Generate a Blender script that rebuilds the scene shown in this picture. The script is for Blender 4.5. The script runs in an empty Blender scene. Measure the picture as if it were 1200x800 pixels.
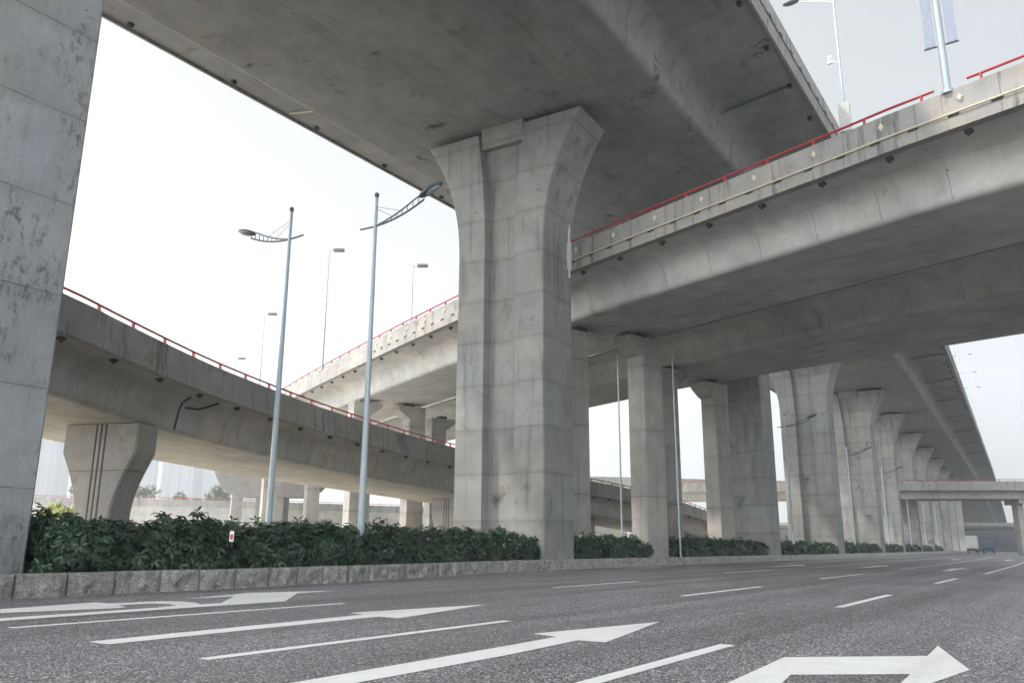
import bpy, bmesh, math, random
import numpy as np
from mathutils import Vector, Matrix, noise as mnoise
random.seed(7); rng = np.random.default_rng(7)
C = bpy.context.scene.collection
SC = bpy.context.scene
PI = math.pi

# ------------------------------------------------------------------ node helper
class NB:
    def __init__(s, name):
        s.m = bpy.data.materials.new(name); s.m.use_nodes = True
        s.t = s.m.node_tree; s.t.nodes.clear()
        s.out = s.t.nodes.new('ShaderNodeOutputMaterial')
        s.p = s.t.nodes.new('ShaderNodeBsdfPrincipled')
        s.t.links.new(s.p.outputs[0], s.out.inputs[0])
    def new(s, t, **kw):
        n = s.t.nodes.new(t)
        for k, v in kw.items(): setattr(n, k, v)
        return n
    def put(s, sock, v):
        if isinstance(v, bpy.types.NodeSocket): s.t.links.new(v, sock)
        elif isinstance(v, (tuple, list)):
            sock.default_value = tuple(v) + ((1,) if len(v) == 3 and sock.type == 'RGBA' else ())
        else: sock.default_value = v
    def math(s, op, a, b=0.0, c=None, clamp=False):
        n = s.new('ShaderNodeMath', operation=op, use_clamp=clamp)
        s.put(n.inputs[0], a); s.put(n.inputs[1], b)
        if c is not None: s.put(n.inputs[2], c)
        return n.outputs[0]
    def vmath(s, op, a, b):
        n = s.new('ShaderNodeVectorMath', operation=op)
        s.put(n.inputs[0], a); s.put(n.inputs[1], b)
        return n.outputs[0]
    def pos(s): return s.new('ShaderNodeNewGeometry').outputs['Position']
    def nrm(s): return s.new('ShaderNodeNewGeometry').outputs['Normal']
    def uv(s): return s.new('ShaderNodeTexCoord').outputs['UV']
    def sep(s, v):
        n = s.new('ShaderNodeSeparateXYZ'); s.put(n.inputs[0], v); return n.outputs
    def comb(s, x, y, z):
        n = s.new('ShaderNodeCombineXYZ'); s.put(n.inputs[0], x); s.put(n.inputs[1], y); s.put(n.inputs[2], z); return n.outputs[0]
    def scale(s, v, xyz): return s.vmath('MULTIPLY', v, xyz)
    def noise(s, v, sc, det=4, rough=.55, dist=0):
        n = s.new('ShaderNodeTexNoise'); s.put(n.inputs['Vector'], v); s.put(n.inputs['Scale'], sc)
        n.inputs['Detail'].default_value = det; n.inputs['Roughness'].default_value = rough; n.inputs['Distortion'].default_value = dist
        return n.outputs['Fac']
    def white(s, v):
        n = s.new('ShaderNodeTexWhiteNoise', noise_dimensions='3D'); s.put(n.inputs['Vector'], v); return n.outputs['Value']
    def voro(s, v, sc, feat='F1', out='Distance'):
        n = s.new('ShaderNodeTexVoronoi', feature=feat); s.put(n.inputs['Vector'], v); s.put(n.inputs['Scale'], sc); return n.outputs[out]
    def rng(s, f, a, b, c=0.0, d=1.0):
        n = s.new('ShaderNodeMapRange'); s.put(n.inputs[0], f); s.put(n.inputs[1], a); s.put(n.inputs[2], b); s.put(n.inputs[3], c); s.put(n.inputs[4], d)
        return n.outputs[0]
    def mix(s, f, a, b, mode='MIX'):
        n = s.new('ShaderNodeMix', data_type='RGBA', blend_type=mode)
        s.put(n.inputs[0], f); s.put(n.inputs[6], a); s.put(n.inputs[7], b); return n.outputs[2]
    def mul(s, col, f):
        return s.mix(1.0, col, s.comb(f, f, f), 'MULTIPLY')
    def bump(s, h, strength=.3, dist=.02):
        n = s.new('ShaderNodeBump'); n.inputs['Strength'].default_value = strength; n.inputs['Distance'].default_value = dist
        s.put(n.inputs['Height'], h); s.t.links.new(n.outputs[0], s.p.inputs['Normal'])
    def fin(s, col, rough=.8, metal=0, spec=.5):
        s.put(s.p.inputs['Base Color'], col); s.put(s.p.inputs['Roughness'], rough); s.p.inputs['Metallic'].default_value = metal
        s.p.inputs['Specular IOR Level'].default_value = spec
        return s.m

def plain(name, col, rough=.5, metal=0, var=.12):
    b = NB(name); p = b.pos()
    f = b.noise(p, 9, 5, .65)
    return b.fin(b.mul(col, b.rng(f, .3, .7, 1 - var, 1 + var)), rough, metal)

def concrete(name, base, kind='pier', lift=1.9, joint=2.5, stain=.5, streak=.5, warm=.5, blotch=0.0):
    b = NB(name); p = b.pos(); x, y, z = b.sep(p)[:3]
    nz = b.math('ABSOLUTE', b.sep(b.nrm())[2]); vert = b.rng(nz, .55, .8, 1, 0)
    loc = b.new('ShaderNodeObjectInfo').outputs['Location']
    big = b.noise(p, .22, 4, .6); mid = b.noise(p, 1.1, 7, .62, .3); fine = b.noise(p, 14, 6, .7); grit = b.noise(p, 75, 3, .6)
    tone = b.math('ADD', b.rng(big, .3, .7, .86, 1.13), b.rng(mid, .28, .72, -.17, .17))
    tone = b.math('ADD', tone, b.rng(fine, .3, .7, -.10, .10))
    tone = b.math('ADD', tone, b.rng(grit, .2, .8, -.05, .05))
    if kind == 'pier':
        zz = b.math('DIVIDE', z, lift); cell = b.math('FLOOR', zz); fr = b.math('FRACT', zz)
        wob = b.math('MULTIPLY', b.math('SUBTRACT', b.noise(p, 2.5, 2), .5), .02)
        fr = b.math('ADD', fr, wob)
        w = b.white(b.vmath('ADD', b.comb(0, 0, b.math('MULTIPLY', cell, 7.31)), loc))
        tone = b.math('MULTIPLY', tone, b.rng(w, 0, 1, .93, 1.06))
        line = b.math('LESS_THAN', fr, .0095)
        near = b.rng(fr, 0, .10, 1, 0)
        near2 = b.rng(fr, .88, 1, 0, 1)
        tone = b.math('MULTIPLY', tone, b.math('SUBTRACT', 1, b.math('MULTIPLY', b.math('ADD', near, near2), b.math('MULTIPLY', mid, .22))))
        st_v = b.scale(p, (1.6, 1.6, .16))
    else:
        u, v = b.sep(b.uv())[:2]
        uu = b.math('DIVIDE', u, joint); cell = b.math('FLOOR', uu); fr = b.math('FRACT', uu)
        w = b.white(b.comb(cell, b.math('FLOOR', b.math('DIVIDE', v, 1.83)), 3))
        tone = b.math('MULTIPLY', tone, b.rng(w, 0, 1, .93, 1.07))
        l1 = b.math('LESS_THAN', fr, .011)
        line = b.math('MULTIPLY', l1, b.rng(vert, 0, 1, .22, 1))
        l2 = b.math('LESS_THAN', b.math('FRACT', b.math('DIVIDE', v, 1.22)), .012)
        line = b.math('ADD', line, b.math('MULTIPLY', l2, b.rng(vert, 0, 1, .25, 0)))
        st_v = b.comb(b.math('MULTIPLY', u, 2.2), 0.3, b.math('MULTIPLY', z, .22))
        # long brushed marks on the soffit
        sm = b.noise(b.comb(b.math('MULTIPLY', u, .25), b.math('MULTIPLY', v, 1.6), 4), 1.0, 6, .65, .6)
        smk = b.math('MULTIPLY', b.rng(sm, .55, .75, 0, .35), b.math('SUBTRACT', 1, vert))
        tone = b.math('MULTIPLY', tone, b.math('SUBTRACT', 1, smk))
    stk = b.noise(st_v, 1.6, 6, .6)
    dark = b.math('MULTIPLY', b.math('MULTIPLY', b.rng(stk, .54, .72, 0, 1), vert), streak)
    tone = b.math('MULTIPLY', tone, b.math('SUBTRACT', 1, b.math('MULTIPLY', dark, .5)))
    sn = b.noise(p, .8, 8, .7, .5); sm2 = b.noise(p, .28, 3)
    sp = b.math('MULTIPLY', b.rng(sn, .58, .68, 0, 1), b.rng(sm2, .42, .6, 0, 1))
    tone = b.math('MULTIPLY', tone, b.math('SUBTRACT', 1, b.math('MULTIPLY', sp, stain * .7)))
    if blotch:
        n1 = b.noise(b.scale(p, (1, 1, .6)), .75, 4, .6); n2 = b.noise(b.scale(p, (1, 1, .45)), 7.5, 8, .78, .4)
        bl = b.math('MULTIPLY', b.rng(n1, .46, .6, 0, 1), b.rng(n2, .5, .6, 0, 1))
        tone = b.math('MULTIPLY', tone, b.math('SUBTRACT', 1, b.math('MULTIPLY', bl, blotch)))
    # tie holes
    tone = b.math('MULTIPLY', tone, b.math('SUBTRACT', 1, b.math('MULTIPLY', line, .48)))
    vo = b.voro(p, .9); hole = b.math('LESS_THAN', vo, .045)
    tone = b.math('MULTIPLY', tone, b.math('SUBTRACT', 1, b.math('MULTIPLY', hole, .55)))
    hue = b.noise(p, .5, 5, .6)
    c2 = (base[0] * 1.03, base[1] * 1.0, base[2] * .94); c3 = (base[0] * .96, base[1] * 1.0, base[2] * 1.04)
    col = b.mix(b.rng(hue, .35, .65, 0, 1), c3, tuple(base[i] + (c2[i] - base[i]) * 2 * warm for i in range(3)))
    col = b.mul(col, tone)
    rust = b.math('MULTIPLY', b.math('MULTIPLY', b.rng(b.noise(st_v, 1.1, 5, .6), .64, .74, 0, 1), vert), .35 * streak)
    col = b.mix(rust, col, (.30, .23, .16))
    hgt = b.math('ADD', b.math('MULTIPLY', fine, .6), b.math('MULTIPLY', grit, .3))
    hgt = b.math('SUBTRACT', hgt, b.math('MULTIPLY', line, 1.2)); hgt = b.math('SUBTRACT', hgt, b.math('MULTIPLY', hole, 1.0))
    b.bump(hgt, .35, .012)
    return b.fin(col, b.rng(mid, .2, .8, .72, .92), 0, .35)

M = {}
M['pier'] = concrete('concrete_pier', (.238, .241, .236), 'pier', 1.9, stain=.95, streak=.8, blotch=.0)
M['pier_near'] = concrete('concrete_pier_stained', (.285, .295, .30), 'pier', 1.9, stain=.7, streak=.35, warm=.2, blotch=.6)
M['col'] = concrete('concrete_column', (.28, .272, .255), 'pier', 3.4, stain=.5, streak=.5)
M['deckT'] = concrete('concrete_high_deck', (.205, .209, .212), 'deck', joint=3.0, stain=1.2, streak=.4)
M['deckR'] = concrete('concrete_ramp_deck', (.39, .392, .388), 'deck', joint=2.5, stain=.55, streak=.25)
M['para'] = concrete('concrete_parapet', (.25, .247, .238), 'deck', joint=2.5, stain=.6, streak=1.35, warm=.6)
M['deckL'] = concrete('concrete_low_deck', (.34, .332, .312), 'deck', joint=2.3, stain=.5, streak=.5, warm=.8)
M['far'] = concrete('concrete_distant', (.34, .33, .31), 'deck', joint=3, stain=.4, streak=.5)
M['black'] = plain('black_rubber', (.03, .03, .032), .7)
M['groove'] = plain('dark_groove', (.07, .06, .055), .9)
M['red'] = plain('red_rail_paint', (.31, .018, .032), .5)
M['cream'] = plain('cream_plastic', (.52, .49, .38), .5)
M['yellowpipe'] = plain('cream_conduit', (.46, .41, .30), .5)
M['steel'] = plain('grey_blue_steel', (.33, .39, .43), .42, .25, .06)
M['darksteel'] = plain('dark_steel', (.085, .10, .115), .45, .4)
M['lampglass'] = plain('lamp_glass', (.30, .34, .36), .2)
M['white'] = plain('white_paint', (.78, .78, .77), .5, 0, .05)
M['signgrey'] = plain('sign_back', (.22, .26, .33), .5, .1)
M['pipe'] = plain('pale_pipe', (.5, .51, .52), .5)
M['trunk'] = plain('bark', (.10, .075, .05), .9)
M['glassdark'] = plain('dark_glass', (.03, .04, .05), .15)
M['tyre'] = plain('tyre_rubber', (.02, .02, .02), .8)
M['bluepaint'] = plain('blue_truck_paint', (.02, .06, .13), .45)
M['truckgrey'] = plain('grey_white_truck_paint', (.42, .43, .42), .5)
M['shade'] = plain('shade_dark_concrete', (.12, .125, .13), .9)  # shade under the far low bridge put into the wall colour
M['tower'] = None

def asphalt():
    b = NB('asphalt'); p = b.pos(); x, y, z = b.sep(p)[:3]
    v1 = b.voro(p, 78, 'F1', 'Color'); s1 = b.sep(v1)[0]
    v2 = b.voro(p, 120, 'F1', 'Color'); s2 = b.sep(v2)[1]
    g = b.noise(p, 40, 4, .7)
    big = b.noise(p, .18, 5, .6); mid = b.noise(b.scale(p, (1.2, .25, 1)), .9, 5, .6)
    lane = b.noise(b.comb(b.math('MULTIPLY', x, 1.15), b.math('MULTIPLY', y, .035), 0), 1.0, 4)
    tone = b.math('ADD', b.rng(big, .3, .7, .85, 1.15), b.rng(mid, .3, .7, -.12, .12))
    tone = b.math('ADD', tone, b.rng(lane, .32, .68, -.28, .28))
    stone = b.math('MULTIPLY', b.math('POWER', s1, 3.8), 2.7)
    stone = b.math('ADD', stone, b.math('MULTIPLY', b.math('POWER', s2, 3.0), .8))
    val = b.math('ADD', .020, b.math('MULTIPLY', stone, .245))
    val = b.math('MULTIPLY', val, b.rng(g, .3, .7, .7, 1.25))
    val = b.math('MULTIPLY', val, tone)
    col = b.mix(b.rng(s2, 0, 1, 0, .5), b.comb(val, val, b.math('MULTIPLY', val, 1.05)), b.comb(b.math('MULTIPLY', val, 1.03), val, b.math('MULTIPLY', val, .98)))
    d = b.voro(p, 78)
    # stains and drips
    dr = b.math('MULTIPLY', b.rng(b.noise(b.scale(p, (1.5, .8, 1)), 1.7, 6, .7, .4), .62, .72, 0, 1), .45)
    col = b.mix(dr, col, b.mul(col, .45))
    # cracks / patched seams
    seam = b.math('LESS_THAN', b.math('ABSOLUTE', b.math('ADD', b.math('SUBTRACT', x, -8.1), b.math('MULTIPLY', b.math('SUBTRACT', b.noise(p, .6, 5), .5), .15))), .012)
    col = b.mix(b.math('MULTIPLY', seam, .6), col, (.012, .012, .013))
    b.bump(b.math('ADD', b.math('SUBTRACT', 1, d), b.math('MULTIPLY', g, .6)), 0.8, .012)
    return b.fin(col, b.rng(s1, 0, 1, .38, .62), 0, .5)
M['asphalt'] = asphalt()

def paint_mark():
    b = NB('road_paint'); p = b.pos()
    f = b.noise(p, 3, 6, .7); g = b.noise(p, 70, 3, .7); w = b.noise(b.scale(p, (3, .5, 1)), 1.2, 6, .7)
    wear = b.math('MULTIPLY', b.rng(g, .56, .68, 0, 1), b.rng(w, .45, .7, .1, .7))
    col = b.mul((.88, .88, .87), b.rng(f, .3, .7, .93, 1.03))
    col = b.mix(wear, col, (.22, .22, .22))
    tr = b.rng(b.noise(b.comb(b.math('MULTIPLY', b.sep(p)[0], 1.4), b.math('MULTIPLY', b.sep(p)[1], .25), 2), 1.0, 5, .65), .5, .72, 0, .32)
    col = b.mix(tr, col, (.34, .34, .34))
    b.bump(g, .3, .006)
    return b.fin(col, .55)
M['paint'] = paint_mark()

def granite():
    b = NB('rough_granite'); p = b.pos()
    v = b.sep(b.voro(p, 55, 'F1', 'Color'))[0]; n = b.noise(p, 6, 8, .75); n2 = b.noise(p, 28, 5, .7); big = b.noise(p, 1.1, 3)
    tone = b.math('MULTIPLY', b.rng(v, 0, 1, .6, 1.35), b.rng(n, .34, .66, .68, 1.28))
    tone = b.math('MULTIPLY', tone, b.rng(big, .3, .7, .85, 1.15))
    col = b.mul((.33, .33, .315), tone)
    col = b.mix(b.rng(b.noise(p, 2.2, 6, .7), .56, .7, 0, .4), col, (.20, .20, .15))
    b.bump(b.math('ADD', n, b.math('MULTIPLY', n2, .6)), 1.0, .07)
    return b.fin(col, .85)
M['granite'] = granite()

def soil(name, c1, c2, sc=.5):
    b = NB(name); p = b.pos()
    col = b.mix(b.rng(b.noise(p, sc, 6, .65), .35, .65), c1, c2)
    col = b.mul(col, b.rng(b.noise(p, 30, 4, .7), .3, .7, .8, 1.2))
    b.bump(b.noise(p, 18, 5, .7), .6, .03)
    return b.fin(col, .95, 0, .2)
M['soil'] = soil('planting_soil', (.06, .05, .038), (.09, .075, .05), 1.5)
M['ground'] = soil('ground_dust', (.10, .09, .07), (.15, .135, .105), .08)
M['apron'] = soil('pale_paving', (.48, .46, .41), (.56, .535, .475), .3)
M['gutter'] = soil('gutter_concrete', (.30, .28, .23), (.38, .36, .31), 2)

def leafmat(name, ca, cb, cc, rough=.34):
    b = NB(name)
    r = b.new('ShaderNodeAttribute', attribute_name='tint').outputs['Fac']
    c = b.mix(b.rng(r, 0, .7), ca, cb); c = b.mix(b.rng(r, .86, 1.0, 0, 1), c, cc)
    b.p.inputs['Subsurface Weight'].default_value = 0
    m = b.fin(c, rough, 0, .5)
    tr = b.new('ShaderNodeBsdfTranslucent'); b.put(tr.inputs[0], b.mul(c, 1.3))
    mx = b.new('ShaderNodeMixShader'); mx.inputs[0].default_value = .16
    b.t.links.new(b.p.outputs[0], mx.inputs[1]); b.t.links.new(tr.outputs[0], mx.inputs[2]); b.t.links.new(mx.outputs[0], b.out.inputs[0])
    return m
M['leaf'] = leafmat('hedge_leaf', (.010, .032, .018), (.026, .064, .030), (.10, .14, .035))
M['treeleaf'] = leafmat('tree_leaf', (.07, .095, .06), (.10, .13, .075), (.14, .16, .09), .6)
M['yellowleaf'] = leafmat('yellow_leaf', (.17, .19, .05), (.26, .27, .07), (.34, .32, .10), .6)

def towermat():
    b = NB('tower_wall'); p = b.pos(); x, y, z = b.sep(p)[:3]
    fr = b.math('FRACT', b.math('DIVIDE', z, 3.1)); h = b.math('FRACT', b.math('DIVIDE', b.math('ADD', x, y), 4.2))
    win = b.math('MULTIPLY', b.math('GREATER_THAN', fr, .45), b.math('GREATER_THAN', h, .5))
    return b.fin(b.mix(win, (.20, .22, .25), (.13, .15, .18)), .7)
M['tower'] = towermat()

# ------------------------------------------------------------------ object helpers
def tag(o, label=None, cat=None, group=None, kind=None):
    if label: o['label'] = label
    if cat: o['category'] = cat
    if group: o['group'] = group
    if kind: o['kind'] = kind
    return o
def empty(name, loc=(0, 0, 0), rz=0):
    o = bpy.data.objects.new(name, None); C.objects.link(o); o.location = loc; o.rotation_euler = (0, 0, rz); o.empty_display_size = .2
    return o
def link(name, me, mat, parent=None, smooth=None):
    if mat and not me.materials: me.materials.append(mat)
    o = bpy.data.objects.new(name, me); C.objects.link(o)
    if parent: o.parent = parent
    if smooth is not None:
        me.shade_smooth(); me.set_sharp_from_angle(angle=math.radians(smooth))
    return o
def mesh(name, V, F, mat=None, parent=None, smooth=None):
    me = bpy.data.meshes.new(name); me.from_pydata([tuple(v) for v in V], [], F); me.update()
    return link(name, me, mat, parent, smooth)
def bm_obj(name, bm, mat, parent=None, smooth=None):
    bmesh.ops.recalc_face_normals(bm, faces=bm.faces)
    me = bpy.data.meshes.new(name); bm.to_mesh(me); bm.free()
    return link(name, me, mat, parent, smooth)
def copy_tree(o, parent=None):
    c = o.copy(); C.objects.link(c)
    if parent: c.parent = parent
    for ch in list(o.children): copy_tree(ch, c)
    return c
def bx(bm, x0, x1, y0, y1, z0, z1, bev=0):
    r = bmesh.ops.create_cube(bm, size=1)
    for v in r['verts']:
        v.co = Vector(((x0 + x1) / 2 + v.co.x * (x1 - x0), (y0 + y1) / 2 + v.co.y * (y1 - y0), (z0 + z1) / 2 + v.co.z * (z1 - z0)))
    if bev:
        es = list({e for v in r['verts'] for e in v.link_edges})
        bmesh.ops.bevel(bm, geom=es, offset=bev, segments=2, affect='EDGES', profile=.7)
    return r['verts']
def tube(bm, pts, rad, seg=8, cap=True):
    pts = [Vector(p) for p in pts]; n = len(pts)
    rads = rad if isinstance(rad, (list, tuple)) else [rad] * n
    rings = []; up = Vector((0, 0, 1))
    for i, p in enumerate(pts):
        t = (pts[min(i + 1, n - 1)] - pts[max(i - 1, 0)]).normalized()
        a = t.cross(up)
        if a.length < .05: a = t.cross(Vector((1, 0, 0)))
        a.normalize(); c = a.cross(t)
        rings.append([bm.verts.new(p + (a * math.cos(k * 2 * PI / seg) + c * math.sin(k * 2 * PI / seg)) * rads[i]) for k in range(seg)])
    for i in range(n - 1):
        for k in range(seg):
            bm.faces.new((rings[i][k], rings[i][(k + 1) % seg], rings[i + 1][(k + 1) % seg], rings[i + 1][k]))
    if cap: bm.faces.new(rings[0][::-1]); bm.faces.new(rings[-1])
def ellipsoid(bm, c, r, rot=None, u=14, v=9):
    mt = Matrix.Translation(c) @ (rot.to_4x4() if rot else Matrix.Identity(4)) @ Matrix.Diagonal((*r, 1))
    bmesh.ops.create_uvsphere(bm, u_segments=u, v_segments=v, radius=1, matrix=mt)

def spline(P, step=2.0):
    P = [Vector(p) for p in P]; P = [P[0] * 2 - P[1]] + P + [P[-1] * 2 - P[-2]]
    out = []
    for i in range(1, len(P) - 2):
        a, b, c, d = P[i - 1:i + 3]; n = max(2, int((c - b).length / step))
        for k in range(n):
            t = k / n
            out.append(.5 * (2 * b + (c - a) * t + (2 * a - 5 * b + 4 * c - d) * t * t + (3 * b - a - 3 * c + d) * t ** 3))
    out.append(P[-2]); return out
class Path:
    "stations along a deck: point, sideways direction, arc length"
    def __init__(s, pts, side=1, step=2.0):
        s.p = spline(pts, step); n = len(s.p); s.n = []; s.t = []; s.u = [0]
        for i in range(n):
            t = s.p[min(i + 1, n - 1)] - s.p[max(i - 1, 0)]; t.z = 0; t.normalize(); s.t.append(t)
            s.n.append(Vector((-t.y, t.x, 0)) * side)
            if i: s.u.append(s.u[-1] + (s.p[i] - s.p[i - 1]).length)
    def at(s, u):
        u = max(0, min(u, s.u[-1] - 1e-4))
        i = max(k for k in range(len(s.u) - 1) if s.u[k] <= u); f = (u - s.u[i]) / (s.u[i + 1] - s.u[i])
        return s.p[i].lerp(s.p[i + 1], f), s.n[i].lerp(s.n[i + 1], f).normalized(), s.t[i].lerp(s.t[i + 1], f).normalized()
    def pt(s, u, off, z):
        p, n, t = s.at(u); return p + n * off + Vector((0, 0, z))
    def near(s, x=None, y=None):
        v = [(q.x if x is not None else q.y) for q in s.p]; tgt = x if x is not None else y
        for i in range(len(v) - 1):
            if (v[i] - tgt) * (v[i + 1] - tgt) <= 0 and v[i] != v[i + 1]: return s.u[i] + (s.u[i + 1] - s.u[i]) * (tgt - v[i]) / (v[i + 1] - v[i])
        return s.u[min(range(len(v)), key=lambda i: abs(v[i] - tgt))]
def sweep(name, path, prof, mat, parent, smooth=40, u0=None, u1=None):
    "closed cross-section (list of (side, height), or a function of the arc length) swept along a path, with metre UVs"
    idx = [i for i, u in enumerate(path.u) if (u0 is None or u >= u0) and (u1 is None or u <= u1)]
    V = []; UV = []; m = None
    for i in idx:
        pr = prof(path.u[i]) if callable(prof) else prof
        m = len(pr); acc = 0
        for k, (sd, h) in enumerate(pr):
            if k: acc += math.hypot(sd - pr[k - 1][0], h - pr[k - 1][1])
            V.append(path.p[i] + path.n[i] * sd + Vector((0, 0, h))); UV.append((path.u[i], acc))
        clos = acc + math.hypot(pr[0][0] - pr[-1][0], pr[0][1] - pr[-1][1])
    F = []; FU = []
    for a in range(len(idx) - 1):
        for k in range(m):
            k2 = (k + 1) % m; q = (a * m + k, a * m + k2, (a + 1) * m + k2, (a + 1) * m + k)
            F.append(q)
            uvs = [UV[j] for j in q]
            if k2 == 0: uvs[1] = (uvs[1][0], clos); uvs[2] = (uvs[2][0], clos)
            FU.append(uvs)
    F.append(tuple(range(m))); FU.append([(V[j].x, V[j].z) for j in range(m)])
    b0 = (len(idx) - 1) * m; F.append(tuple(range(b0, b0 + m))); FU.append([(V[j].x, V[j].z) for j in range(b0, b0 + m)])
    me = bpy.data.meshes.new(name); me.from_pydata(V, [], F)
    uvl = me.uv_layers.new(name='UVMap'); k = 0
    for fu in FU:
        for c in fu: uvl.data[k].uv = c; k += 1
    bm = bmesh.new(); bm.from_mesh(me); bmesh.ops.recalc_face_normals(bm, faces=bm.faces); bm.to_mesh(me); bm.free()
    return link(name, me, mat, parent, smooth)

def box_profile(W, ov, hw, hs, ht, rnd=.35):
    "box girder with wings: W deck width, ov wing overhang, hw web height, hs wing tip underside, ht slab top"
    half = [(.06, ht), (.06, hs), (ov * .55, hs - .08), (ov * .72, hs - .16), (ov * .85, hs - .32), (ov * .93, hs - .55), (ov * .97, hw * .55),
            (ov, rnd), (ov + rnd * .08, rnd * .55), (ov + rnd * .3, rnd * .2), (ov + rnd * .62, rnd * .04), (ov + rnd, 0)]
    return half + [(W - a, b) for a, b in half[::-1]]
def para_profile(s0, z0, z1, out=.05, w=.30, sgn=1):
    p = [(-out, z0), (-out, z0 + .42), (-.01, z0 + .46), (0, z0 + .5), (.0, z1 - .03), (.03, z1), (w - .05, z1), (w - .02, z1 - .03), (w, z0 + .3), (w, z0)]
    return [(s0 + sgn * a, b) for a, b in p]

# ------------------------------------------------------------------ road alignment
def off(y):
    if y < 45: return 0.0
    if y < 110: return .045 * (y - 45) ** 2 / 130
    return .045 * 32.5 + .045 * (y - 110)
def interp(tab, y):
    for (a, b), (c, d) in zip(tab, tab[1:]):
        if y <= c:
            f = max(0, (y - a) / (c - a)); f = f; return b + (d - b) * f
    return tab[-1][1]
KT = [(-40, -14.85), (6, -14.9), (10, -14.95), (13, -15.05), (16, -15.4), (19, -15.9), (22, -16.4), (25, -16.85), (28, -17.1), (32, -17.2), (2000, -17.2)]
def kerbx(y): return interp(KT, y) - off(y)

# ------------------------------------------------------------------ ground, road, kerb
def strip(name, ys, fa, fb, z, mat, zf=None):
    V = []; F = []
    for y in ys: V += [(fa(y), y, z), (fb(y), y, z)]
    for i in range(len(ys) - 1): F.append((2 * i, 2 * i + 1, 2 * i + 3, 2 * i + 2))
    return mesh(name, V, F, mat)
S = 1700
tag(mesh('ground', [(-S, -S, -.02), (S, -S, -.02), (S, S, -.02), (-S, S, -.02)], [(0, 1, 2, 3)], M['ground']), kind='structure')
ys = [-60 + 4 * i for i in range(0, 165)]
tag(strip('road', ys, lambda y: kerbx(y) - .1, lambda y: 14 - off(y), 0, M['asphalt']), kind='structure')
tag(strip('gutter', ys, lambda y: kerbx(y) - .05, lambda y: kerbx(y) + .13, .004, M['gutter']), kind='structure')
tag(mesh('paved_apron', [(-170, -60, -.012), (-25.5, -60, -.012), (-25.5, 120, -.012), (-60, 190, -.012), (-170, 190, -.012)], [(0, 1, 2, 3, 4)], M['apron']), kind='structure')
vs = [-20 + 2 * i for i in range(0, 220)]
V = []; F = []
for y in vs:
    k = kerbx(y)
    V += [(k - .2, y, .30), (k - 1.0, y, .36), (k - 4, y, .38), (k - 7.5, y, .36), (k - 8.5, y, -.05)]
for i in range(len(vs) - 1):
    for j in range(4): F.append((5 * i + j, 5 * i + j + 1, 5 * i + j + 6, 5 * i + j + 5))
tag(mesh('planting_verge', V, F, M['soil']), kind='structure')

def build_kerb():
    V = []; F = []
    y = -12.0; k = 0
    while y < 330:
        L = .93 * (1 + .06 * (random.random() - .5)); y1 = y + L - .036
        nu, nv = (22, 9) if y < 30 else (5, 3)
        x0 = kerbx(y); x1 = kerbx(y1)
        h = .395 + .012 * random.random(); dp = .36; base = len(V); sd = random.random() * 50
        jx = .012 * (random.random() - .5)
        # front face and top as one rough sheet, wrapped over the edge
        cols = nv + 1 + 3
        for i in range(nu + 1):
            fu = i / nu; yy = y + (y1 - y) * fu; xx = x0 + (x1 - x0) * fu + jx
            for j in range(cols):
                if j <= nv:
                    fv = j / nv; z = -.05 + (h + .05) * fv
                    e = min(fu, 1 - fu, 1 - fv) ; bul = .05 * min(1, e * 8)
                    r = mnoise.fractal((yy * 3.2, z * 3.2 + sd, sd), 1.0, 2.0, 5) * .10
                    edge = min(1, min(fu, 1 - fu) * 9 + .15)
                    V.append((xx + bul + r * edge - .02, yy, z))
                else:
                    q = (j - nv) / 3
                    V.append((xx - .02 - dp * q, yy, h + .008 * mnoise.noise((yy * 5, q * 3, sd))))
        for i in range(nu):
            for j in range(cols - 1):
                a = base + i * cols + j; F.append((a, a + cols, a + cols + 1, a + 1))
        # end faces
        for i in (0, nu):
            ring = [base + i * cols + j for j in range(cols)]; b0 = len(V)
            V.append((V[ring[-1]][0], V[ring[-1]][1], -.05)); F.append(tuple(ring + [b0]) if i else tuple([b0] + ring[::-1]))
        y += L; k += 1
    o = mesh('kerb', V, F, M['granite'], smooth=24)
    return tag(o, kind='structure')
build_kerb()

# painted markings
def mark(name, pts, z=.004):
    o = mesh(name, [(x, y, z) for x, y in pts], [tuple(range(len(pts)))], M['paint'])
    bm = bmesh.new(); bm.from_mesh(o.data); bmesh.ops.triangulate(bm, faces=bm.faces[:]); bmesh.ops.recalc_face_normals(bm, faces=bm.faces)
    for f in bm.faces:
        if f.normal.z < 0: f.normal_flip()
    bm.to_mesh(o.data); bm.free()
    return tag(o, kind='structure')
def dash(x, y0, y1, w=.15):
    n = max(1, int((y1 - y0) / 8)); L = []; R = []
    for i in range(n + 1):
        y = y0 + (y1 - y0) * i / n; o = off(y) if y > 60 else 0
        L.append((x - w / 2 - o, y)); R.append((x + w / 2 - o, y))
    mark('lane_line', L + R[::-1])
dash(-9.88, 4.95, 10.1); dash(-6.0, 4.55, 9.0); dash(-2.88, 3.2, 8.1)
dash(-9.95, 16.8, 21.2); dash(-6.35, 15.5, 20.4); dash(-3.2, 14.1, 18.5)
dash(-10.7, 30.2, 35.8); dash(-6.5, 26.6, 32.9); dash(-3.2, 25.3, 30.0)
dash(-6.5, 40.5, 118); dash(-2.9, 36.2, 118); dash(-10.5, 42, 118); dash(-14.4, 50, 118, .15)
for y in (132, 150, 170, 192, 215):
    for x in (-10.5, -6.5, -2.9): dash(x, y, y + 7)
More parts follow.
